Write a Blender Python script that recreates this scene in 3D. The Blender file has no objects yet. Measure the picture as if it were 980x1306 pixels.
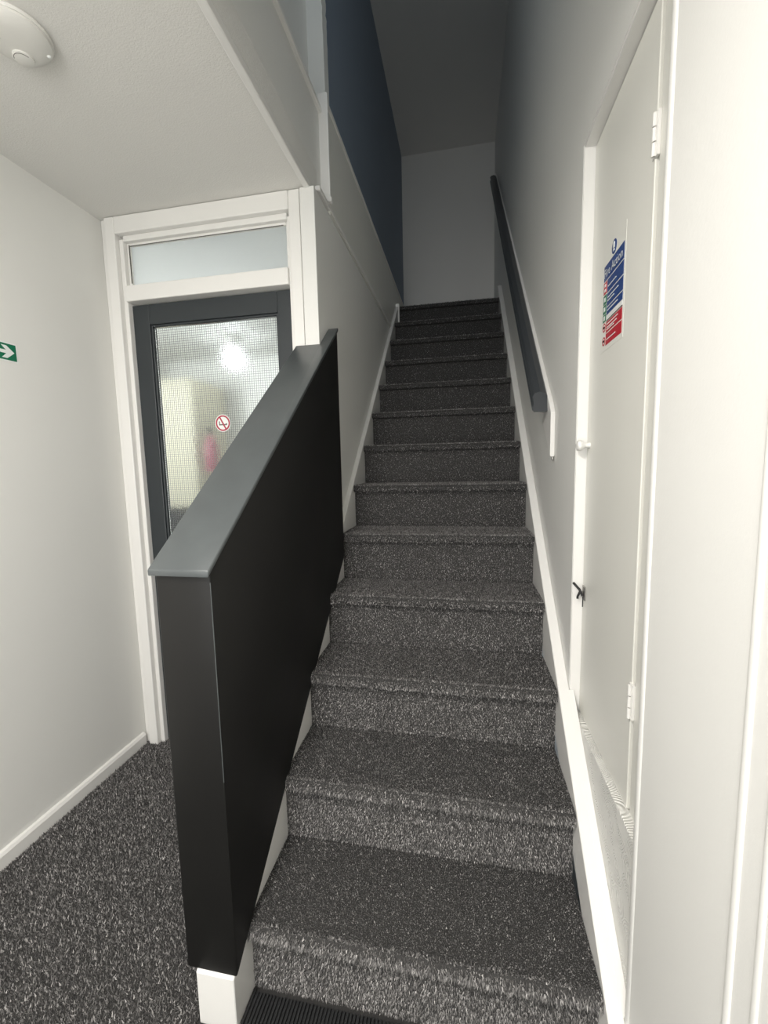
import bpy, bmesh, math, random
import numpy as np
from mathutils import Vector, Matrix

random.seed(7); rng = np.random.default_rng(7)
scene = bpy.context.scene
C = scene.collection

# ------------------------------------------------------------------ camera
CZ, YAW, PITCH, ROLL, FPX = 1.2878, -0.1882, -0.1089, -0.0219, 533.4
def cam_basis(yaw, pitch, roll):
    fwd = Vector((math.sin(yaw) * math.cos(pitch), math.cos(yaw) * math.cos(pitch), math.sin(pitch)))
    right = Vector((math.cos(yaw), -math.sin(yaw), 0)); up = right.cross(fwd)
    c, s = math.cos(roll), math.sin(roll)
    return c * right + s * up, -s * right + c * up, fwd
r_, u_, w_ = cam_basis(YAW, PITCH, ROLL)
cd = bpy.data.cameras.new('camera'); cam = bpy.data.objects.new('camera', cd); C.objects.link(cam)
cd.sensor_fit = 'VERTICAL'; cd.sensor_height = 36.0; cd.lens = FPX / 1306 * 36.0
cd.clip_start = 0.02; cd.clip_end = 60
cam.matrix_world = Matrix(((r_.x, u_.x, -w_.x, 0), (r_.y, u_.y, -w_.y, 0), (r_.z, u_.z, -w_.z, CZ), (0, 0, 0, 1)))
scene.camera = cam

# ------------------------------------------------------------------ world, light, exposure
world = bpy.data.worlds.new('world'); scene.world = world; world.use_nodes = True
bg = world.node_tree.nodes['Background']; bg.inputs[0].default_value = (0.80, 0.90, 1.0, 1); bg.inputs[1].default_value = 0.6
scene.view_settings.view_transform = 'Standard'; scene.view_settings.look = 'None'
scene.view_settings.gamma = 1.0; scene.view_settings.use_curve_mapping = False
scene.view_settings.exposure = 0.46
def area(name, loc, target, sx, sy, power, col, spread=180):
    l = bpy.data.lights.new(name, 'AREA'); l.shape = 'RECTANGLE'; l.size = sx; l.size_y = sy
    l.energy = power; l.color = col; l.spread = math.radians(spread)
    o = bpy.data.objects.new(name, l); C.objects.link(o); o.location = loc
    o.rotation_euler = (Vector(target) - Vector(loc)).to_track_quat('-Z', 'Y').to_euler()
    return o
# daylight through the glazed front door behind the camera
area('daylight_front_door', (-0.42, -1.93, 1.25), (-0.42, 0, 1.25), 0.95, 1.55, 26, (1.0, 0.985, 0.96))
# added cool fill for the upper stairwell, above the entrance; no window there
area('stairwell_fill', (-0.2, 0.66, 3.65), (-0.2, 4, 4.5), 0.5, 0.7, 2.8, (0.80, 0.90, 1.0))

# ------------------------------------------------------------------ materials
def new_mat(name):
    m = bpy.data.materials.new(name); m.use_nodes = True
    return m, m.node_tree, m.node_tree.nodes['Principled BSDF']
def paint(name, col, rough=0.6, var=0.03, scale=6.0, bump=0.0, bscale=220.0, spec=0.5, dist=0.002):
    m, nt, b = new_mat(name)
    tc = nt.nodes.new('ShaderNodeTexCoord')
    n = nt.nodes.new('ShaderNodeTexNoise'); n.inputs['Scale'].default_value = scale; n.inputs['Detail'].default_value = 4
    nt.links.new(tc.outputs['Object'], n.inputs['Vector'])
    mx = nt.nodes.new('ShaderNodeMix'); mx.data_type = 'RGBA'
    mx.inputs[6].default_value = (*[c * (1 - var) for c in col], 1); mx.inputs[7].default_value = (*[min(1, c * (1 + var)) for c in col], 1)
    nt.links.new(n.outputs['Fac'], mx.inputs[0]); nt.links.new(mx.outputs[2], b.inputs['Base Color'])
    b.inputs['Roughness'].default_value = rough; b.inputs['Specular IOR Level'].default_value = spec
    if bump:
        n2 = nt.nodes.new('ShaderNodeTexNoise'); n2.inputs['Scale'].default_value = bscale; n2.inputs['Detail'].default_value = 3
        nt.links.new(tc.outputs['Object'], n2.inputs['Vector'])
        bp = nt.nodes.new('ShaderNodeBump'); bp.inputs['Strength'].default_value = bump; bp.inputs['Distance'].default_value = dist
        nt.links.new(n2.outputs['Fac'], bp.inputs['Height']); nt.links.new(bp.outputs['Normal'], b.inputs['Normal'])
    return m
M = {}
M['wall'] = paint('white_wall_paint', (0.80, 0.797, 0.765), 0.55, 0.015, 3, 0.12, 160)
M['ceil'] = paint('stippled_ceiling_paint', (0.78, 0.77, 0.735), 0.8, 0.015, 4, 0.5, 260)
M['gloss'] = paint('white_gloss_paint', (0.84, 0.83, 0.80), 0.28, 0.012, 5, 0.05, 60)
M['satin'] = paint('cupboard_white_satin', (0.80, 0.795, 0.74), 0.38, 0.012, 4, 0.04, 80)
M['back'] = paint('stairwell_wall_paint', (0.80, 0.785, 0.75), 0.7, 0.02, 3, 0.1, 150)
M['upper_shade'] = paint('shade_blue_wall', (0.24, 0.29, 0.36), 0.65, 0.05, 3, 0.1, 150)  # dark blue base colour stands in for shade on the unlit upper wall
M['black'] = paint('black_satin_paint', (0.0085, 0.0083, 0.0078), 0.48, 0.12, 7, 0.06, 40, 0.3)
M['cap'] = paint('worn_cap_paint_sheen', (0.072, 0.081, 0.083), 0.36, 0.18, 14, 0.05, 60)  # worn mottled paint, with reflected sheen put into a lighter base colour
M['charcoal'] = paint('charcoal_door_paint', (0.030, 0.036, 0.040), 0.38, 0.08, 6, 0.05, 60)
M['rail'] = paint('dark_grey_rail_paint', (0.040, 0.045, 0.050), 0.36, 0.1, 9, 0.05, 60)
M['steel'] = paint('dull_steel', (0.45, 0.44, 0.42), 0.3, 0.1, 40); M['steel'].node_tree.nodes['Principled BSDF'].inputs['Metallic'].default_value = 1
M['dark'] = paint('dark_gap', (0.02, 0.02, 0.02), 0.7)
M['plastic'] = paint('white_plastic', (0.78, 0.77, 0.73), 0.4, 0.02, 20)
M['greyline'] = paint('grey_seam', (0.12, 0.115, 0.10), 0.6)
M['green'] = paint('sign_green', (0.0, 0.16, 0.075), 0.35, 0.03, 20)
M['signwhite'] = paint('sign_white', (0.85, 0.87, 0.85), 0.35, 0.01, 20)
M['blue'] = paint('sign_blue', (0.012, 0.055, 0.22), 0.3, 0.03, 20)
M['red'] = paint('sign_red', (0.50, 0.012, 0.03), 0.3, 0.03, 20)
M['nosmoke'] = paint('sticker_red', (0.42, 0.03, 0.06), 0.35, 0.03, 20)
M['under'] = paint('carpet_backing', (0.040, 0.039, 0.038), 0.95, 0.2, 300)
M['mat'] = paint('black_rubber_rib', (0.012, 0.013, 0.014), 0.75, 0.4, 120, 0.5, 400)
M['cream'] = paint('pale_yellow_paint', (0.70, 0.66, 0.52), 0.5, 0.03, 4)
M['extred'] = paint('red_enamel', (0.42, 0.12, 0.17), 0.3, 0.03, 10)
M['boxdark'] = paint('dark_fabric', (0.03, 0.03, 0.033), 0.8, 0.2, 30)

# swirled brush plaster below the cupboard
m, nt, b = new_mat('swirled_artex'); M['artex'] = m
b.inputs['Base Color'].default_value = (0.78, 0.775, 0.735, 1); b.inputs['Roughness'].default_value = 0.4
tc = nt.nodes.new('ShaderNodeTexCoord')
v1 = nt.nodes.new('ShaderNodeTexVoronoi'); v1.inputs['Scale'].default_value = 14.0
wv = nt.nodes.new('ShaderNodeMath'); wv.operation = 'SINE'
ml = nt.nodes.new('ShaderNodeMath'); ml.operation = 'MULTIPLY'; ml.inputs[1].default_value = 95.0
bp = nt.nodes.new('ShaderNodeBump'); bp.inputs['Strength'].default_value = 0.45; bp.inputs['Distance'].default_value = 0.0035
nt.links.new(tc.outputs['Object'], v1.inputs['Vector']); nt.links.new(v1.outputs['Distance'], ml.inputs[0]); nt.links.new(ml.outputs[0], wv.inputs[0])
nt.links.new(wv.outputs[0], bp.inputs['Height']); nt.links.new(bp.outputs['Normal'], b.inputs['Normal'])

# carpet yarn: colour of each tuft is stored on the mesh
m, nt, b = new_mat('carpet_yarn'); M['yarn'] = m
at = nt.nodes.new('ShaderNodeAttribute'); at.attribute_name = 'yarn'
nt.links.new(at.outputs['Color'], b.inputs['Base Color']); b.inputs['Roughness'].default_value = 0.75
b.inputs['Specular IOR Level'].default_value = 0.3
b.inputs['Sheen Weight'].default_value = 0.25; b.inputs['Sheen Roughness'].default_value = 0.4

def glass(name, col, rough, bump, scale):
    m, nt, b = new_mat(name)
    b.inputs['Base Color'].default_value = (*col, 1); b.inputs['Roughness'].default_value = rough
    b.inputs['Transmission Weight'].default_value = 1.0; b.inputs['IOR'].default_value = 1.45
    if bump:
        tc = nt.nodes.new('ShaderNodeTexCoord')
        n = nt.nodes.new('ShaderNodeTexNoise'); n.inputs['Scale'].default_value = scale; n.inputs['Detail'].default_value = 1
        nt.links.new(tc.outputs['Object'], n.inputs['Vector'])
        bp = nt.nodes.new('ShaderNodeBump'); bp.inputs['Strength'].default_value = bump; bp.inputs['Distance'].default_value = 0.002
        nt.links.new(n.outputs['Fac'], bp.inputs['Height']); nt.links.new(bp.outputs['Normal'], b.inputs['Normal'])
    return m
M['glass'] = glass('obscured_wired_glass', (0.95, 0.98, 0.97), 0.115, 0.12, 70)
M['frost'] = glass('frosted_transom_glass', (0.93, 0.96, 0.97), 0.65, 0.0, 60)
M['wire'] = paint('glass_wire', (0.22, 0.235, 0.24), 0.4)
m, nt, b = new_mat('lamp_opal'); M['lamp'] = m
b.inputs['Emission Color'].default_value = (0.93, 0.97, 1, 1); b.inputs['Emission Strength'].default_value = 22

m, nt, b = new_mat('lamp_diffuser'); M['lampwarm'] = m
b.inputs['Emission Color'].default_value = (1, 0.965, 0.92, 1); b.inputs['Emission Strength'].default_value = 4
# ------------------------------------------------------------------ mesh helpers
def B(): return bmesh.new()
def box(bm, x0, x1, y0, y1, z0, z1, bev=0.0, seg=2):
    g = bmesh.ops.create_cube(bm, size=1.0)
    vs = g['verts']
    for v in vs:
        v.co = Vector(((x0 + x1) / 2 + v.co.x * (x1 - x0), (y0 + y1) / 2 + v.co.y * (y1 - y0), (z0 + z1) / 2 + v.co.z * (z1 - z0)))
    if bev:
        es = list({e for v in vs for e in v.link_edges})
        bmesh.ops.bevel(bm, geom=es, offset=bev, segments=seg, profile=0.5, affect='EDGES')
    return bm
def prism(bm, poly, x0, x1, bev=0.0, seg=2, axis='x'):
    """extrude a (y,z) outline between x0 and x1 (axis x) or an (x,z) outline between two y values (axis y)"""
    def P(a, b_, t): return (t, a, b_) if axis == 'x' else (a, t, b_)
    n = len(poly)
    va = [bm.verts.new(P(a, b_, x0)) for a, b_ in poly]; vb = [bm.verts.new(P(a, b_, x1)) for a, b_ in poly]
    fs = [bm.faces.new(va), bm.faces.new(vb[::-1])]
    for i in range(n):
        j = (i + 1) % n
        fs.append(bm.faces.new((va[j], va[i], vb[i], vb[j])))
    bmesh.ops.recalc_face_normals(bm, faces=fs)
    if bev:
        es = list({e for f in fs for e in f.edges})
        bmesh.ops.bevel(bm, geom=es, offset=bev, segments=seg, profile=0.5, affect='EDGES')
    return bm
def lathe(bm, prof, n=32, center=(0, 0, 0), axis='z'):
    rings = []
    for r, h in prof:
        ring = []
        for i in range(n):
            a = 2 * math.pi * i / n; c, s = r * math.cos(a), r * math.sin(a)
            co = {'z': (c, s, h), 'x': (h, c, s), 'y': (c, h, s)}[axis]
            ring.append(bm.verts.new(Vector(center) + Vector(co)))
        rings.append(ring)
    fs = []
    for a, b_ in zip(rings, rings[1:]):
        for i in range(n):
            j = (i + 1) % n; fs.append(bm.faces.new((a[i], a[j], b_[j], b_[i])))
    fs.append(bm.faces.new(rings[0][::-1])); fs.append(bm.faces.new(rings[-1]))
    bmesh.ops.recalc_face_normals(bm, faces=fs)
    return bm
def tube(bm, pts, r, n=8):
    rings = []
    for k, p in enumerate(pts):
        p = Vector(p); d = (Vector(pts[min(k + 1, len(pts) - 1)]) - Vector(pts[max(k - 1, 0)])).normalized()
        a = d.orthogonal().normalized() if k == 0 else (pa - d * pa.dot(d)).normalized()
        pa = a; b_ = d.cross(a)
        rings.append([bm.verts.new(p + r * (math.cos(t) * a + math.sin(t) * b_)) for t in [2 * math.pi * i / n for i in range(n)]])
    fs = []
    for a, b_ in zip(rings, rings[1:]):
        for i in range(n): fs.append(bm.faces.new((a[i], a[(i + 1) % n], b_[(i + 1) % n], b_[i])))
    fs.append(bm.faces.new(rings[0][::-1])); fs.append(bm.faces.new(rings[-1]))
    bmesh.ops.recalc_face_normals(bm, faces=fs)
    return bm
def obj(name, bm, mat, parent=None, smooth=False):
    me = bpy.data.meshes.new(name); bm.to_mesh(me); bm.free()
    me.materials.append(M[mat] if isinstance(mat, str) else mat)
    if smooth:
        me.polygons.foreach_set('use_smooth', [True] * len(me.polygons))
        try: me.set_sharp_from_angle(angle=math.radians(40))
        except Exception: pass
    o = bpy.data.objects.new(name, me); C.objects.link(o); o.parent = parent
    return o
def struct(name, bm, mat, smooth=False):
    o = obj(name, bm, mat, None, smooth); o['kind'] = 'structure'; return o
def root(name, loc=(0, 0, 0)):
    o = bpy.data.objects.new(name, None); C.objects.link(o); o.empty_display_size = 0.05
    return o
def sroot(name):
    o = root(name); o['kind'] = 'structure'; return o
def tag(o, label, cat, group=None):
    o['label'] = label; o['category'] = cat
    if group: o['group'] = group
    return o
def part_label(o, s): o['label'] = s; return o

# ------------------------------------------------------------------ measured dimensions (metres)
XL, XR = -0.5214, 0.281            # carpet edges of the stair
Y1, G, R, OH = 0.8294, 0.2314, 0.20, 0.027
NST = 13
XW, ZC, YD = -1.495, 2.337, 1.6214  # hall left wall, ceiling, door wall
XRW = 0.314                          # right wall
YB, ZU = 4.64, 4.45                  # stairwell back wall, upper ceiling
YF = -1.95                           # front wall behind the camera
XS = -0.545                          # stair side wall face
SL = R / G
def sz(y, off): return SL * (y - Y1) + off

# ------------------------------------------------------------------ setting
struct('floor', box(B(), XW - 0.1, 1.0, YF - 0.1, 1.72, -0.06, 0.0), 'under')
struct('wall_left', box(B(), XW - 0.1, XW, YF - 0.1, 1.72, 0, ZC + 0.2), 'wall')
struct('ceiling', box(B(), XW - 0.1, -0.57, YF - 0.1, 1.72, ZC, ZC + 0.12), 'ceil')
struct('ceiling_entrance', box(B(), -0.57, 1.0, YF - 0.1, 0.62, ZC, ZC + 0.12), 'ceil')
# front wall with glazed opening behind the camera
bm = B()
box(bm, XW - 0.1, -0.92, YF - 0.1, YF, 0, ZC); box(bm, 0.08, 1.0, YF - 0.1, YF, 0, ZC)
box(bm, -0.92, 0.08, YF - 0.1, YF, 2.05, ZC); box(bm, -0.92, 0.08, YF - 0.1, YF, 0, 0.45)
struct('wall_front', bm, 'wall')
# right wall: pieces around the cupboard recess
bm = B()
box(bm, XRW, XRW + 0.14, 1.28, YB, 0, ZU)
box(bm, XRW, XRW + 0.14, 0.785, 1.28, 2.115, ZU)
box(bm, XRW, XRW + 0.14, YF, 0.785, 0, ZU)
box(bm, XRW + 0.07, XRW + 0.14, 0.785, 1.28, 0, 2.115)
struct('wall_right', bm, 'wall')
# rounded plaster corner bead next to the cupboard
struct('trim_1', box(B(), XRW - 0.003, XRW + 0.03, 0.765, 0.787, 0, 2.9, 0.008, 3), 'wall', True)
struct('wall_back', box(B(), -0.75, XRW + 0.14, YB, YB + 0.1, 2.2, ZU), 'back')
struct('ceiling_stairwell', box(B(), -0.75, XRW + 0.14, 0.5, YB + 0.1, ZU, ZU + 0.1), 'back')
struct('wall_stairwell_front', box(B(), -0.75, XRW + 0.14, 0.50, 0.62, ZC + 0.12, ZU), 'wall')
# stair side wall (left of the flight), its front end is the white post beside the door frame
struct('wall_stair_side', box(B(), -0.603, XS, 1.605, 4.2, 0, ZC - 0.004, 0.003, 2), 'wall')
# upper storey left of the stairwell
struct('wall_upper_dark', box(B(), -0.72, -0.62, 1.95, YB, 2.70, ZU), 'upper_shade')
struct('wall_upper_hall', box(B(), -0.74, -0.66, 0.62, 1.94, 2.70, ZU), 'wall')
# pier at the end of the upper wall, with a lumpy paint edge
poly = [(-0.66, 2.70), (-0.588, 2.70)]
z = 2.72
while z < 3.12: poly.append((-0.588 + 0.0008 * random.uniform(-1, 1), z)); z += 0.06
for k in range(26):
    z = 3.13 + k * 0.022
    poly.append((-0.588 - 0.004 * abs(math.sin(k * 1.25)) * (0.4 + random.random()), z))
poly += [(-0.588, 3.75), (-0.588, ZU), (-0.66, ZU)]
struct('trim_2', prism(B(), poly, 1.93, 1.99, axis='y'), 'wall')
# hall-side fascia under the upper floor, with its beads
fa = sroot('trim_3')
obj('fascia_board', box(B(), -0.64, -0.575, 0.62, 1.80, ZC + 0.004, 2.72), 'wall', fa)
obj('lower_bead', box(B(), -0.585, -0.562, 0.62, 1.62, ZC - 0.010, ZC + 0.016, 0.004, 2), 'gloss', fa)
obj('upper_ledge', box(B(), -0.66, -0.560, 0.62, 1.80, 2.716, 2.736, 0.005, 2), 'gloss', fa)
# stair-side fascia of the upper floor
fb = sroot('trim_4')
obj('fascia_board', box(B(), -0.62, -0.543, 1.80, 4.2, ZC - 0.002, 2.755), 'satin', fb)
obj('lower_bead', box(B(), -0.56, -0.539, 1.66, 3.45, ZC + 0.012, ZC + 0.030, 0.004, 2), 'gloss', fb)
obj('top_edge', box(B(), -0.62, -0.537, 1.80, 4.2, 2.745, 2.765, 0.004, 2), 'gloss', fb)
obj('end_board', box(B(), -0.578, -0.536, 1.785, 1.80, 2.39, 2.79, 0.003, 2), 'gloss', fb)
obj('end_lip', box(B(), -0.578, -0.530, 1.782, 1.805, 2.378, 2.396, 0.003, 2), 'gloss', fb)
struct('floor_landing', box(B(), -0.62, XRW, Y1 + 12 * G + 0.03, YB, 2.42, 2.598), 'under')
# baseboard of the hall
bb = B(); prism(bb, [(XW, 0.0), (XW + 0.016, 0.0), (XW + 0.016, 0.048), (XW + 0.010, 0.058), (XW, 0.060)], YF, 1.612, axis='y')
struct('baseboard_left', bb, 'gloss')

# ------------------------------------------------------------------ hall door with transom
d = sroot('door_1')
fr = obj('frame', B(), 'gloss', d)
bm = B()
def fbox(*a): box(bm, *a)
# jambs: outer board + rebated inner board
box(bm, -1.494, -1.462, 1.628, 1.72, 0, ZC, 0.003); box(bm, -1.464, -1.418, 1.610, 1.70, 0, ZC - 0.002, 0.004)
box(bm, -1.418, -1.398, 1.632, 1.66, 0, 2.255, 0.003)
box(bm, -0.652, -0.607, 1.612, 1.70, 0, ZC - 0.002, 0.004); box(bm, -0.668, -0.652, 1.632, 1.66, 0, 2.255, 0.003)
box(bm, -1.418, -0.652, 1.610, 1.70, 2.268, ZC - 0.002, 0.004); box(bm, -1.398, -0.668, 1.632, 1.66, 2.245, 2.268, 0.003)
box(bm, -1.398, -0.668, 1.620, 1.70, 2.002, 2.066, 0.004)
bm.to_mesh(fr.data); bm.free()
lf = obj('leaf', B(), 'charcoal', d)
bm = B()
box(bm, -1.412, -1.321, 1.656, 1.696, 0.008, 1.997, 0.003); box(bm, -0.735, -0.662, 1.656, 1.696, 0.008, 1.997, 0.003)
box(bm, -1.321, -0.735, 1.656, 1.696, 1.914, 1.997, 0.003); box(bm, -1.321, -0.735, 1.656, 1.696, 0.008, 0.34, 0.003)
bm.to_mesh(lf.data); bm.free()
bm = B()
box(bm, -1.322, -1.312, 1.662, 1.690, 0.34, 1.914, 0.003); box(bm, -0.744, -0.734, 1.662, 1.690, 0.34, 1.914, 0.003)
box(bm, -1.312, -0.744, 1.662, 1.690, 1.905, 1.914, 0.003); box(bm, -1.312, -0.744, 1.662, 1.690, 0.34, 0.35, 0.003)
obj('glazing_bead', bm, 'charcoal', lf)
gp = obj('glass_pane', box(B(), -1.311, -0.745, 1.673, 1.679, 0.351, 1.904), 'glass', d)
bm = B(); st = 0.0098
x = -1.311 + st
while x < -0.746: box(bm, x - 0.0006, x + 0.0006, 1.6705, 1.6716, 0.351, 1.904); x += st
z = 0.351 + st
while z < 1.904: box(bm, -1.311, -0.745, 1.6705, 1.6716, z - 0.0006, z + 0.0006); z += st
wm = obj('wire_grid', bm, 'wire', gp); wm['kind'] = 'stuff'
hd = obj('handle', box(B(), -0.70, -0.685, 1.62, 1.656, 1.0, 1.02, 0.003), 'steel', d)
w1 = sroot('window_1')
obj('pane', box(B(), -1.398, -0.668, 1.664, 1.670, 2.066, 2.246), 'frost', w1)
bm = B()
box(bm, -1.398, -1.384, 1.650, 1.664, 2.066, 2.246, 0.003); box(bm, -0.680, -0.668, 1.650, 1.664, 2.066, 2.246, 0.003)
box(bm, -1.384, -0.680, 1.650, 1.664, 2.234, 2.246, 0.003); box(bm, -1.384, -0.680, 1.650, 1.664, 2.066, 2.074, 0.003)
obj('glazing_bead', bm, 'gloss', w1)
bm = B(); box(bm, -1.386, -1.383, 1.648, 1.651, 2.085, 2.238); box(bm, -1.38, -0.69, 1.648, 1.651, 2.2325, 2.2345)
obj('paint_gap', bm, 'greyline', w1)

# ------------------------------------------------------------------ cupboard in the right wall
d2 = sroot('door_2')
XD = 0.342
obj('leaf', box(B(), XD, XD + 0.02, 0.899, 1.272, 0.548, 2.105, 0.002), 'satin', d2)
obj('hinge_stile', box(B(), XD + 0.004, XD + 0.03, 0.787, 0.893, 0.2, 2.113, 0.002), 'satin', d2)
obj('reveal_lining', box(B(), XRW + 0.001, XD + 0.03, 1.2745, 1.284, 0.30, 2.115, 0.001), 'gloss', d2)
obj('head_lining', box(B(), XRW + 0.001, XD + 0.03, 0.787, 1.274, 2.107, 2.116, 0.001), 'gloss', d2)
obj('lower_panel', box(B(), 0.326, XD + 0.02, 0.787, 1.273, 0.0, 0.545, 0.003), 'artex', d2)
bm = lathe(B(), [(0.008, XD), (0.006, XD - 0.008), (0.007, XD - 0.014), (0.0135, XD - 0.020), (0.0155, XD - 0.026), (0.013, XD - 0.032), (0.006, XD - 0.035)], 20, (0, 1.247, 1.333), 'x')
part_label(obj('knob', bm, 'gloss', d2, True), 'round white painted knob')
for z0 in (1.83, 0.755):
    bm = B(); box(bm, XD - 0.002, XD + 0.004, 0.888, 0.908, z0, z0 + 0.075, 0.001)
    h = obj('hinge', bm, 'gloss', d2)
    bm = B()
    for q in range(3): lathe(bm, [(0.0038, z0 + 0.001 + q * 0.025), (0.0038, z0 + 0.0235 + q * 0.025)], 12, (XD - 0.004, 0.897, 0))
    obj('hinge_knuckle', bm, 'gloss', h, True)
la = obj('latch', box(B(), XD - 0.004, XD, 1.236, 1.262, 0.895, 0.935, 0.001), 'steel', d2)
bm = B(); tube(bm, [(0.316, 1.272, 0.938), (0.330, 1.258, 0.922), (0.337, 1.250, 0.905)], 0.0035)
obj('latch_bar', bm, 'dark', la, True)
bm = B(); tube(bm, [(0.333, 1.262, 0.915), (0.327, 1.264, 0.900), (0.326, 1.262, 0.893)], 0.0032)
tube(bm, [(0.336, 1.245, 0.905), (0.336, 1.246, 0.875)], 0.0015, 6)
obj('latch_catch', bm, 'dark', la, True)
# architrave close to the camera on the right
tr = sroot('trim_5')
for yy, rr in ((0.506, 0.0065), (0.463, 0.0055)):
    bm = B(); prism(bm, [(XRW + 0.001, yy - rr)] + [(XRW - rr * 0.45 * math.sin(q), yy - rr * math.cos(q)) for q in [math.pi * k / 10 for k in range(1, 10)]] + [(XRW + 0.001, yy + rr)], 0, 1)
    for v in bm.verts: v.co = Vector((v.co.y, v.co.z, v.co.x * 2.1))
    bmesh.ops.recalc_face_normals(bm, faces=bm.faces[:])
    obj('bead', bm, 'wall', tr, True)

# ------------------------------------------------------------------ staircase
def tuft_mesh(name, origin, U, V, N, lu, lv, sp, length, parent, dark=1.0, ml=(0, 0)):
    """short yarn tufts standing on a rectangle origin + u*U + v*V"""
    nu, nv = max(1, int(lu / sp)), max(1, int(lv / sp))
    uu, vv = np.meshgrid((np.arange(nu) + .5) * lu / nu, (np.arange(nv) + .5) * lv / nv)
    uu = uu.ravel(); vv = vv.ravel(); n = len(uu)
    uu = np.clip(uu + rng.uniform(-.5, .5, n) * sp, 0, lu); vv = np.clip(vv + rng.uniform(-.5, .5, n) * sp, 0, lv)
    O, U, V, N = [np.array(q, float) for q in (origin, U, V, N)]
    P = O + uu[:, None] * U + vv[:, None] * V
    a = rng.uniform(0, 2 * np.pi, n); wd = sp * rng.uniform(.45, .75, n)
    side = (np.cos(a)[:, None] * U + np.sin(a)[:, None] * V) * wd[:, None]
    lean = rng.normal(0, .30, (n, 2)) + np.array(ml)
    L = length * rng.uniform(.7, 1.25, n)
    tip = P + N * L[:, None] + (lean[:, :1] * U + lean[:, 1:] * V) * L[:, None]
    co = np.empty((n, 3, 3)); co[:, 0] = P - side; co[:, 1] = P + side; co[:, 2] = tip
    t = rng.random(n)
    g_ = np.where(t < .38, rng.uniform(.045, .10, n), np.where(t < .80, rng.uniform(.10, .21, n), rng.uniform(.22, .42, n))) * dark * 1.27
    col = np.ones((n, 3, 4)); col[:, :, 0] = (g_ * 1.035)[:, None]; col[:, :, 1] = g_[:, None]; col[:, :, 2] = (g_ * .975)[:, None]
    me = bpy.data.meshes.new(name)
    me.vertices.add(3 * n); me.vertices.foreach_set('co', co.ravel())
    me.loops.add(3 * n); me.loops.foreach_set('vertex_index', np.arange(3 * n, dtype=np.int32))
    me.polygons.add(n); me.polygons.foreach_set('loop_start', np.arange(0, 3 * n, 3, dtype=np.int32))
    ca = me.color_attributes.new('yarn', 'FLOAT_COLOR', 'POINT'); ca.data.foreach_set('color', col.astype(np.float32).ravel())
    me.update(); me.validate(); me.materials.append(M['yarn'])
    o = bpy.data.objects.new(name, me); C.objects.link(o); o.parent = parent; o['kind'] = 'stuff'
    return o
st_ = root('staircase'); tag(st_, 'straight flight of thirteen stairs covered in speckled charcoal carpet', 'staircase')
XL0 = XL
for k in range(1, NST + 1):
    XL = XL0 + (0.0065 if k == 1 else 0.0); W = XR - XL
    y = Y1 + (k - 1) * G; zt = k * R
    sp = (0.0030, 0.0030, 0.0032, 0.0034, 0.0037, 0.0042, 0.0045, 0.005, 0.0055, 0.006, 0.0065, 0.007, 0.007)[k - 1]
    ln = 0.006
    bm = B(); box(bm, XL, XR, y - OH + ln * .6, y + G + (0.5 if k == NST else 0.02), zt - 0.034, zt - ln * .6)
    es = [e for e in bm.edges if all(abs(v.co.y - (y - OH + ln * .6)) < 1e-5 for v in e.verts) and abs(e.verts[0].co.z - e.verts[1].co.z) < 1e-5]
    bmesh.ops.bevel(bm, geom=es, offset=0.0135, segments=4, profile=0.5, affect='EDGES')
    tr_ = obj('tread', bm, 'under', st_)
    ri_ = obj('riser', box(B(), XL, XR, y + ln * .6, y + 0.02, zt - R - 0.004, zt - 0.028), 'under', st_)
    if k < NST or True:
        tuft_mesh('carpet_pile', (XL, y - OH + 0.011, zt - ln * .75), (1, 0, 0), (0, 1, 0), (0, 0, 1), W, G + OH - 0.011 if k < NST else 0.3, sp, ln, tr_, 1.0, (0, -0.42))
        # rolled nosing
        for ang in (0.26, 0.79, 1.31):
            c = np.array((0, y - OH + 0.0135 + ln * .6, zt - 0.0135 - ln * .6))
            nrm = np.array((0, -math.sin(ang), math.cos(ang))); tan = np.array((0, -math.cos(ang), -math.sin(ang)))
            o_ = c + nrm * 0.0125 - tan * 0.0040; o_[0] = XL
            tuft_mesh('nosing_pile', o_, (1, 0, 0), tan, nrm, W, 0.008, sp, ln, tr_, 1.0, (0, -0.5 if ang < 0.5 else 0.7))
        tuft_mesh('nosing_pile', (XL, y - OH + ln * .7, zt - 0.033), (1, 0, 0), (0, 0, 1), (0, -1, 0), W, 0.016, sp, ln, tr_, 1.0, (0, -0.6))
    tuft_mesh('carpet_pile', (XL, y + ln * .75, zt - R), (1, 0, 0), (0, 0, 1), (0, -1, 0), W, R - 0.03, sp, 0.0050, ri_, 1.0, (0, -0.65))
XL = XL0
# stringers
yb, ye = 0.772, Y1 + 12 * G
poly = [(0.745, 0), (0.745, 0.137), (1.60, 0.137 + 0.790 * (1.60 - 0.748)), (1.60, 0)]
bm = prism(B(), poly, -0.608, XL - 0.0005, 0.002, 1)
for v in bm.verts:
    if v.co.y < 1.0 and v.co.x > -0.56: v.co.x += 0.009
obj('stringer', bm, 'gloss', st_)
poly = [(1.60, sz(1.60, -0.3)), (1.60, sz(1.60, 0.225)), (ye - 0.03, sz(ye - 0.03, 0.225)), (ye - 0.03, 2.2)]
obj('stringer', prism(B(), poly, XS + 0.0005, XL - 0.0005, 0.002, 1), 'gloss', st_)
obj('stringer_end', box(B(), XS + 0.001, XL + 0.008, ye - 0.048, ye - 0.028, 2.44, 2.61, 0.002), 'gloss', st_)
poly = [(yb - 0.06, 0), (yb - 0.06, sz(yb - 0.06, 0.225)), (3.75, sz(3.75, 0.225)), (3.75, 2.3)]
obj('stringer', prism(B(), poly, XR + 0.0005, XRW - 0.0005, 0.002, 1), 'gloss', st_)
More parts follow.
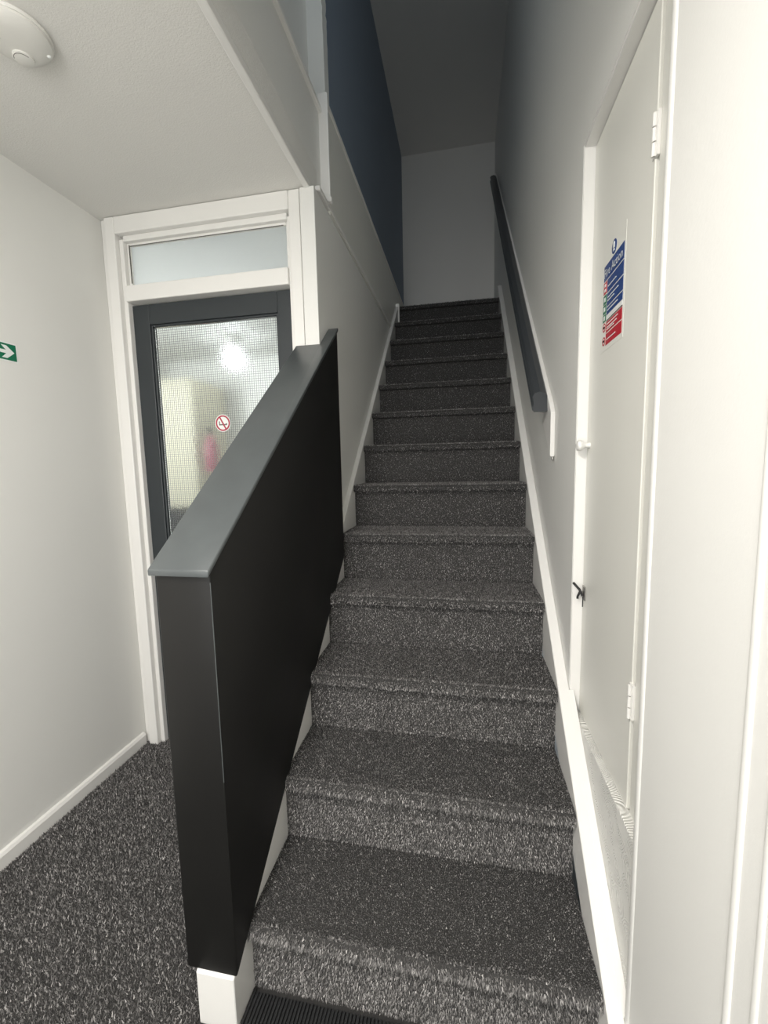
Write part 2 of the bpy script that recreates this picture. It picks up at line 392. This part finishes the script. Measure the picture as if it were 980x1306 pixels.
bm = B(); prism(bm, [(0.788, 0), (0.788, sz(0.788, 0.2258)), (1.272, sz(1.272, 0.2258)), (1.272, 0)], XRW - 0.004, 0.3255)
obj('stringer_packing', bm, 'gloss', st_)

# ------------------------------------------------------------------ black balustrade panel
bp_ = root('balustrade_panel'); tag(bp_, 'solid black painted balustrade panel with sloping grey cap beside the stairs', 'balustrade')
def pz(y): return 0.772 * (y - 0.762)
XP0, XP1, YP0, YP1 = -0.631, -0.5045, 0.748, 1.712
def pbot(y): return 0.142 + 0.790 * (y - YP0)
def ptop(y): return 1.080 + 0.782 * (y - YP0)
def wedge(bm, plan, f0, f1, bev):
    """upright solid over an (x, y) outline between two height functions"""
    lo = [bm.verts.new((x, y, f0(y))) for x, y in plan]; hi = [bm.verts.new((x, y, f1(y))) for x, y in plan]
    fs_ = [bm.faces.new(lo), bm.faces.new(hi)]
    for i in range(len(plan)):
        j = (i + 1) % len(plan); fs_.append(bm.faces.new((lo[i], lo[j], hi[j], hi[i])))
    bmesh.ops.recalc_face_normals(bm, faces=fs_)
    bmesh.ops.bevel(bm, geom=list({e for f in fs_ for e in f.edges}), offset=bev, segments=2, profile=0.5, affect='EDGES')
    return bm
bm = wedge(B(), [(XP0, YP0), (XP1, YP0), (XP1, YP1), (-0.5435, YP1), (-0.5435, 1.602), (XP0, 1.602)], lambda y: pbot(y), lambda y: ptop(y), 0.004)
obj('panel', bm, 'black', bp_, True)
obj('worn_edge_highlight', tube(B(), [(XP1 - 0.0012, YP0 + 0.0012, z) for z in (0.62, 0.75, 0.9, 1.06)], 0.0009, 6), 'cap', bp_)  # lighter strip paints the bright highlight along the worn corner
bm = wedge(B(), [(XP0 - 0.010, YP0 - 0.010), (XP1 + 0.003, YP0 - 0.010), (XP1 + 0.003, YP1 + 0.008), (-0.5435, YP1 + 0.008), (-0.5435, 1.603), (XP0 - 0.010, 1.603)], lambda y: ptop(y) + 0.0005, lambda y: ptop(y) + 0.0145, 0.003)
obj('cap', bm, 'cap', bp_, True)

# ------------------------------------------------------------------ handrail on the right wall
hr = root('handrail'); tag(hr, 'dark grey handrail on white backing board along right wall', 'handrail')
HS = 0.885
def hb(y): return 1.308 + HS * (y - 1.552)
bm = B(); prism(bm, [(1.552, hb(1.552)), (4.45, hb(4.45)), (4.45, hb(4.45) + 0.175), (1.585, hb(1.585) + 0.160), (1.552, hb(1.552) + 0.152)], XRW - 0.0165, XRW - 0.0005, 0.003, 2)
obj('backing_board', bm, 'gloss', hr)
bm = B()
# moulded section swept along the slope
sec = [(0.245, 0.006), (0.251, 0.0), (0.296, 0.0), (0.301, 0.006), (0.301, 0.040), (0.293, 0.054), (0.274, 0.060), (0.254, 0.055), (0.246, 0.044), (0.250, 0.036), (0.250, 0.020), (0.245, 0.014)]
def railz(y): return 1.470 + 0.90 * (y - 1.61)
va = [bm.verts.new((x, 1.61 + z * 0.25, railz(1.61 + z * 0.25) + z)) for x, z in sec]; vb = [bm.verts.new((x, 4.25, railz(4.25) + z)) for x, z in sec]
bm.faces.new(va); bm.faces.new(vb[::-1])
for i in range(len(sec)):
    j = (i + 1) % len(sec); bm.faces.new((va[j], va[i], vb[i], vb[j]))
bmesh.ops.recalc_face_normals(bm, faces=bm.faces[:])
obj('rail', bm, 'rail', hr)
for y in (1.85, 2.9, 3.9):
    obj('bracket', box(B(), 0.299, XRW - 0.0155, y - 0.012, y + 0.012, railz(y) + 0.012, railz(y) + 0.034, 0.002), 'rail', hr)
bm = lathe(B(), [(0.003, 1.296), (0.0045, 1.301), (0.003, 1.310)], 10, (XRW - 0.006, 1.560, 0)); obj('screw', bm, 'steel', hr, True)

# ------------------------------------------------------------------ signs
def text_mesh(s, size):
    cu = bpy.data.curves.new('txt', 'FONT'); cu.body = s; cu.size = size; cu.resolution_u = 2
    t = bpy.data.objects.new('txt', cu); me = bpy.data.meshes.new_from_object(t)
    bpy.data.objects.remove(t); bpy.data.curves.remove(cu)
    return me
fs = root('fire_action_sign'); tag(fs, 'blue and red fire action notice stuck on white cupboard door', 'sign')
YS0, YS1 = 1.165, 1.035       # text reads from deep to near
ZS0, ZS1 = 1.758, 1.568
def sx(t): return YS0 + (YS1 - YS0) * t
def szz(t): return ZS0 + (ZS1 - ZS0) * t
def flat(name, t0, t1, v0, v1, mat, lev, parent=fs):
    x1 = XD - 0.0006 - 0.0006 * lev
    return obj(name, box(B(), x1, XD - 0.0001, sx(t1), sx(t0), szz(v1), szz(v0)), mat, parent)
flat('backing_sheet', -0.10, 1.06, -0.20, 1.06, 'satin', 0)
flat('header', 0.0, 1.0, 0.0, 0.185, 'blue', 1)
for a, b_ in ((0.20, 0.355), (0.37, 0.525), (0.54, 0.63)): flat('blue_band', 0.20, 1.0, a, b_, 'blue', 1)
flat('white_band', 0.20, 1.0, 0.64, 0.69, 'signwhite', 1); flat('black_line', 0.20, 1.0, 0.695, 0.705, 'dark', 1)
for a, b_ in ((0.715, 0.845), (0.86, 1.0)): flat('red_band', 0.20, 1.0, a, b_, 'red', 1)
flat('red_pictogram', 0.0, 0.17, 0.20, 0.345, 'red', 1)
for a, b_ in ((0.36, 0.47), (0.48, 0.59), (0.60, 0.69)): flat('green_pictogram', 0.0, 0.17, a, b_, 'green', 1)
for v in (0.225, 0.285): flat('pictogram_mark', 0.05, 0.13, v, v + 0.035, 'signwhite', 2)
for v in (0.39, 0.51, 0.62): flat('pictogram_mark', 0.05, 0.12, v, v + 0.05, 'signwhite', 2)
for v, L in ((0.285, .55), (0.42, .72), (0.46, .45), (0.575, .7), (0.745, .75), (0.785, .68), (0.81, .5), (0.93, .62)):
    flat('text_line', 0.25, 0.25 + L * .75, v, v + 0.012, 'signwhite', 2)
def ring(name, t, v, r0, r1, mat, parent, lev=1):
    bm = B(); n = 24; xo = XD - 0.0006 - 0.0006 * lev
    a_ = [bm.verts.new((xo, sx(t) + r1 * math.cos(q), szz(v) + r1 * math.sin(q))) for q in [2 * math.pi * i / n for i in range(n)]]
    if r0 > 0:
        b2 = [bm.verts.new((xo, sx(t) + r0 * math.cos(q), szz(v) + r0 * math.sin(q))) for q in [2 * math.pi * i / n for i in range(n)]]
        for i in range(n): bm.faces.new((a_[i], a_[(i + 1) % n], b2[(i + 1) % n], b2[i]))
    else: bm.faces.new(a_)
    ex = bmesh.ops.extrude_face_region(bm, geom=bm.faces[:])
    for v_ in [e for e in ex['geom'] if isinstance(e, bmesh.types.BMVert)]: v_.co.x = XD - 0.0002
    bmesh.ops.recalc_face_normals(bm, faces=bm.faces[:])
    return obj(name, bm, mat, parent)
ring('symbol_disc', 0.5, -0.10, 0, 0.0155, 'blue', fs)
flat('symbol_mark', 0.47, 0.53, -0.150, -0.085, 'signwhite', 3); flat('symbol_mark', 0.47, 0.53, -0.072, -0.050, 'signwhite', 3)
for v in (0.76, 0.93):
    ring('prohibition_ring', 0.085, v, 0.0075, 0.0105, 'red', fs)
    flat('pictogram_mark', 0.05, 0.12, v - 0.012, v + 0.012, 'dark', 2)
me = text_mesh('Fire Action', 0.030); me.name = 'header_text'; me.materials.append(M['signwhite'])
xs = [v.co.x for v in me.vertices]; sc_ = 0.118 / (max(xs) - min(xs))
for v in me.vertices:
    x, y = v.co.x, v.co.y; v.co = (XD - 0.0021, YS0 - 0.006 - (x - min(xs)) * sc_, szz(0.15) + y * sc_ * 1.05)
o = bpy.data.objects.new('header_text', me); C.objects.link(o); o.parent = fs

ex = root('exit_sign'); tag(ex, 'green exit sign with white right arrow on left wall', 'sign')
def lflat(name, y0, y1, z0, z1, mat, lev): return obj(name, box(B(), XW, XW + 0.001 + 0.0006 * lev, y0, y1, z0, z1), mat, ex)
lflat('backing', 1.045, 1.2215, 1.664, 1.7255, 'signwhite', 0); lflat('green_field', 1.048, 1.2175, 1.668, 1.7215, 'green', 1)
bm = B()
pts = [(1.10, 1.700), (1.185, 1.700), (1.170, 1.715), (1.187, 1.715), (1.211, 1.6945), (1.187, 1.674), (1.170, 1.674), (1.185, 1.689), (1.10, 1.689)]
prism(bm, [(y, z) for y, z in pts], XW + 0.0014, XW + 0.0024)
obj('arrow', bm, 'signwhite', ex)

ns = root('no_smoking_sticker'); tag(ns, 'round red and white no smoking sticker on wired glass', 'sticker')
NX, NZ, NY = -1.014, 1.487, 1.668
def disc(name, r0, r1, mat, y, parent=ns):
    bm = B(); n = 36
    a_ = [bm.verts.new((NX + r1 * math.cos(q), y, NZ + r1 * math.sin(q))) for q in [2 * math.pi * i / n for i in range(n)]]
    if r0:
        b2 = [bm.verts.new((NX + r0 * math.cos(q), y, NZ + r0 * math.sin(q))) for q in [2 * math.pi * i / n for i in range(n)]]
        for i in range(n): bm.faces.new((a_[i], a_[(i + 1) % n], b2[(i + 1) % n], b2[i]))
    else: bm.faces.new(a_)
    e = bmesh.ops.extrude_face_region(bm, geom=bm.faces[:])
    for v_ in [q for q in e['geom'] if isinstance(q, bmesh.types.BMVert)]: v_.co.y += 0.0008
    bmesh.ops.recalc_face_normals(bm, faces=bm.faces[:])
    return obj(name, bm, mat, parent)
disc('disc', 0, 0.0365, 'signwhite', NY + 0.001); disc('ring', 0.027, 0.033, 'nosmoke', NY)
bm = B(); box(bm, -0.0030, 0.0030, -0.0004, 0.0004, -0.030, 0.030)
bmesh.ops.transform(bm, matrix=Matrix.Translation((NX, NY + 0.0004, NZ)) @ Matrix.Rotation(math.radians(-28), 4, 'Y'), verts=bm.verts[:])
obj('slash', bm, 'nosmoke', ns)
bm = B(); box(bm, NX - 0.018, NX + 0.012, NY + 0.0006, NY + 0.0012, NZ - 0.009, NZ - 0.004); box(bm, NX - 0.018, NX - 0.014, NY + 0.0006, NY + 0.0012, NZ - 0.004, NZ + 0.008)
box(bm, NX + 0.013, NX + 0.019, NY + 0.0006, NY + 0.0012, NZ - 0.009, NZ - 0.001)
obj('cigarette_mark', bm, 'greyline', ns)

# ------------------------------------------------------------------ smoke detector
sd = root('smoke_detector'); tag(sd, 'round white plastic smoke detector on hall ceiling', 'smoke detector')
cx, cy = -1.048, 0.936
obj('base', lathe(B(), [(0.073, ZC - 0.0005), (0.075, ZC - 0.005), (0.073, ZC - 0.010)], 48, (cx, cy, 0)), 'plastic', sd, True)
obj('housing', lathe(B(), [(0.071, ZC - 0.010), (0.071, ZC - 0.016), (0.064, ZC - 0.024), (0.044, ZC - 0.029), (0.012, ZC - 0.031)], 48, (cx, cy, 0)), 'plastic', sd, True)
bx_, by_ = cx - 0.015, cy + 0.030
bt = obj('test_button', lathe(B(), [(0.022, ZC - 0.022), (0.022, ZC - 0.034), (0.019, ZC - 0.036), (0.004, ZC - 0.0365)], 32, (bx_, by_, 0)), 'plastic', sd, True)
pts = [(bx_ + 0.019 * math.cos(a), by_ + 0.019 * math.sin(a), ZC - 0.0361) for a in np.linspace(-2.6, -0.2, 14)]
obj('button_seam', tube(B(), pts, 0.0006, 6), 'greyline', bt, True)
obj('indicator', lathe(B(), [(0.0042, ZC - 0.012), (0.0042, ZC - 0.026), (0.002, ZC - 0.028)], 14, (cx + 0.043, cy + 0.046, 0)), 'signwhite', sd, True)
obj('vent_slot', box(B(), cx - 0.034, cx - 0.020, cy - 0.026, cy - 0.020, ZC - 0.0315, ZC - 0.028), 'greyline', sd)

# ------------------------------------------------------------------ hall ceiling lamp above the camera
hl = root('ceiling_light'); tag(hl, 'round flush ceiling light over the entrance, above the viewpoint', 'light')
LX, LY = -0.55, -0.20
obj('light_base', lathe(B(), [(0.15, ZC - 0.0005), (0.155, ZC - 0.010), (0.150, ZC - 0.022)], 40, (LX, LY, 0)), 'plastic', hl, True)
obj('diffuser', lathe(B(), [(0.146, ZC - 0.0225), (0.140, ZC - 0.034), (0.11, ZC - 0.042), (0.02, ZC - 0.045)], 40, (LX, LY, 0)), 'lampwarm', hl, True)
l_ = bpy.data.lights.new('ceiling_light_lamp', 'AREA'); l_.shape = 'DISK'; l_.size = 0.28; l_.energy = 26; l_.color = (1.0, 0.955, 0.91)
lo_ = bpy.data.objects.new('ceiling_light_lamp', l_); C.objects.link(lo_); lo_.location = (LX, LY, ZC - 0.05)

# ------------------------------------------------------------------ floor covering
hc = root('hall_carpet'); tag(hc, 'speckled charcoal pile carpet on hall floor beside stairs', 'carpet')
obj('carpet_base', box(B(), XW + 0.017, -0.615, -0.35, 1.655, 0.0002, 0.004), 'under', hc)
tuft_mesh('carpet_pile', (XW + 0.017, 0.60, 0.003), (1, 0, 0), (0, 1, 0), (0, 0, 1), -0.615 - XW - 0.017, 1.05, 0.0038, 0.009, hc)
tuft_mesh('carpet_pile', (XW + 0.017, -0.35, 0.003), (1, 0, 0), (0, 1, 0), (0, 0, 1), -0.615 - XW - 0.017, 0.95, 0.008, 0.009, hc)
obj('carpet_base', box(B(), -0.616, XL - 0.002, -0.35, 0.736, 0.0002, 0.004), 'under', hc)
tuft_mesh('carpet_pile', (-0.616, 0.45, 0.003), (1, 0, 0), (0, 1, 0), (0, 0, 1), 0.092, 0.284, 0.0038, 0.009, hc)
dm = root('doormat'); tag(dm, 'black ribbed entrance mat at the foot of the stairs', 'mat')
obj('mat_base', box(B(), XL + 0.012, XR - 0.004, -0.2, Y1 - 0.012, 0.0002, 0.004), 'mat', dm)
bm = B(); x = XL + 0.013
while x < XR - 0.010:
    box(bm, x, x + 0.0048, -0.2, Y1 - 0.012, 0.003, 0.0105 + random.uniform(-.001, .001)); x += 0.0088
ro = obj('rib', bm, 'mat', dm); ro['kind'] = 'stuff'

# ------------------------------------------------------------------ room seen blurred through the door glass
bm = B()
box(bm, -3.0, -0.62, 4.0, 4.1, 0, 2.4); box(bm, -3.1, -3.0, 1.72, 4.1, 0, 2.4); box(bm, -3.0, XW - 0.1, 1.70, 1.72, 0, 2.4)
struct('wall_far_room', bm, 'wall')
struct('ceiling_far_room', box(B(), -3.1, -0.603, 1.70, 4.1, 2.40, 2.5), 'wall')
struct('floor_far_room', box(B(), -3.1, -0.603, 1.72, 4.1, -0.06, 0.0), 'under')
struct('wall_door_side', box(B(), XW - 0.1, -0.603, 1.645, 1.72, ZC - 0.002, 2.5), 'wall')
lp = root('ceiling_lamp'); tag(lp, 'bright round lamp glowing through the wired door glass', 'lamp')
obj('opal_globe', lathe(B(), [(0.02, 2.285), (0.04, 2.27), (0.058, 2.235), (0.058, 2.20), (0.04, 2.165), (0.015, 2.152)], 24, (-1.90, 3.36, 0)), 'lamp', lp, True)
obj('lamp_base', lathe(B(), [(0.06, 2.40), (0.06, 2.30), (0.03, 2.28)], 24, (-1.90, 3.36, 0)), 'plastic', lp, True)
area('far_room_fill', (-2.85, 1.86, 1.9), (-1.7, 4.0, 1.5), 0.4, 0.5, 24, (0.93, 0.97, 1.0))  # added fill, out of view, that brightens the far room from the side
cb = root('cupboard'); tag(cb, 'pale yellow upright cupboard blurred behind the door glass', 'cupboard')
obj('body', box(B(), -2.98, -2.36, 3.42, 3.95, 0.95, 2.10, 0.004), 'cream', cb); obj('plinth', box(B(), -2.98, -2.40, 3.45, 3.95, 0.0, 0.94, 0.004), 'boxdark', cb)
fe = root('fire_extinguisher'); tag(fe, 'red blurred upright shape behind the lower door glass', 'extinguisher')
obj('cylinder', lathe(B(), [(0.05, 1.27), (0.055, 1.28), (0.055, 1.50), (0.042, 1.54), (0.02, 1.60)], 24, (-2.22, 3.44, 0)), 'extred', fe, True)
obj('valve', lathe(B(), [(0.018, 1.595), (0.018, 1.64), (0.03, 1.645), (0.03, 1.66)], 16, (-2.22, 3.44, 0)), 'boxdark', fe, True)
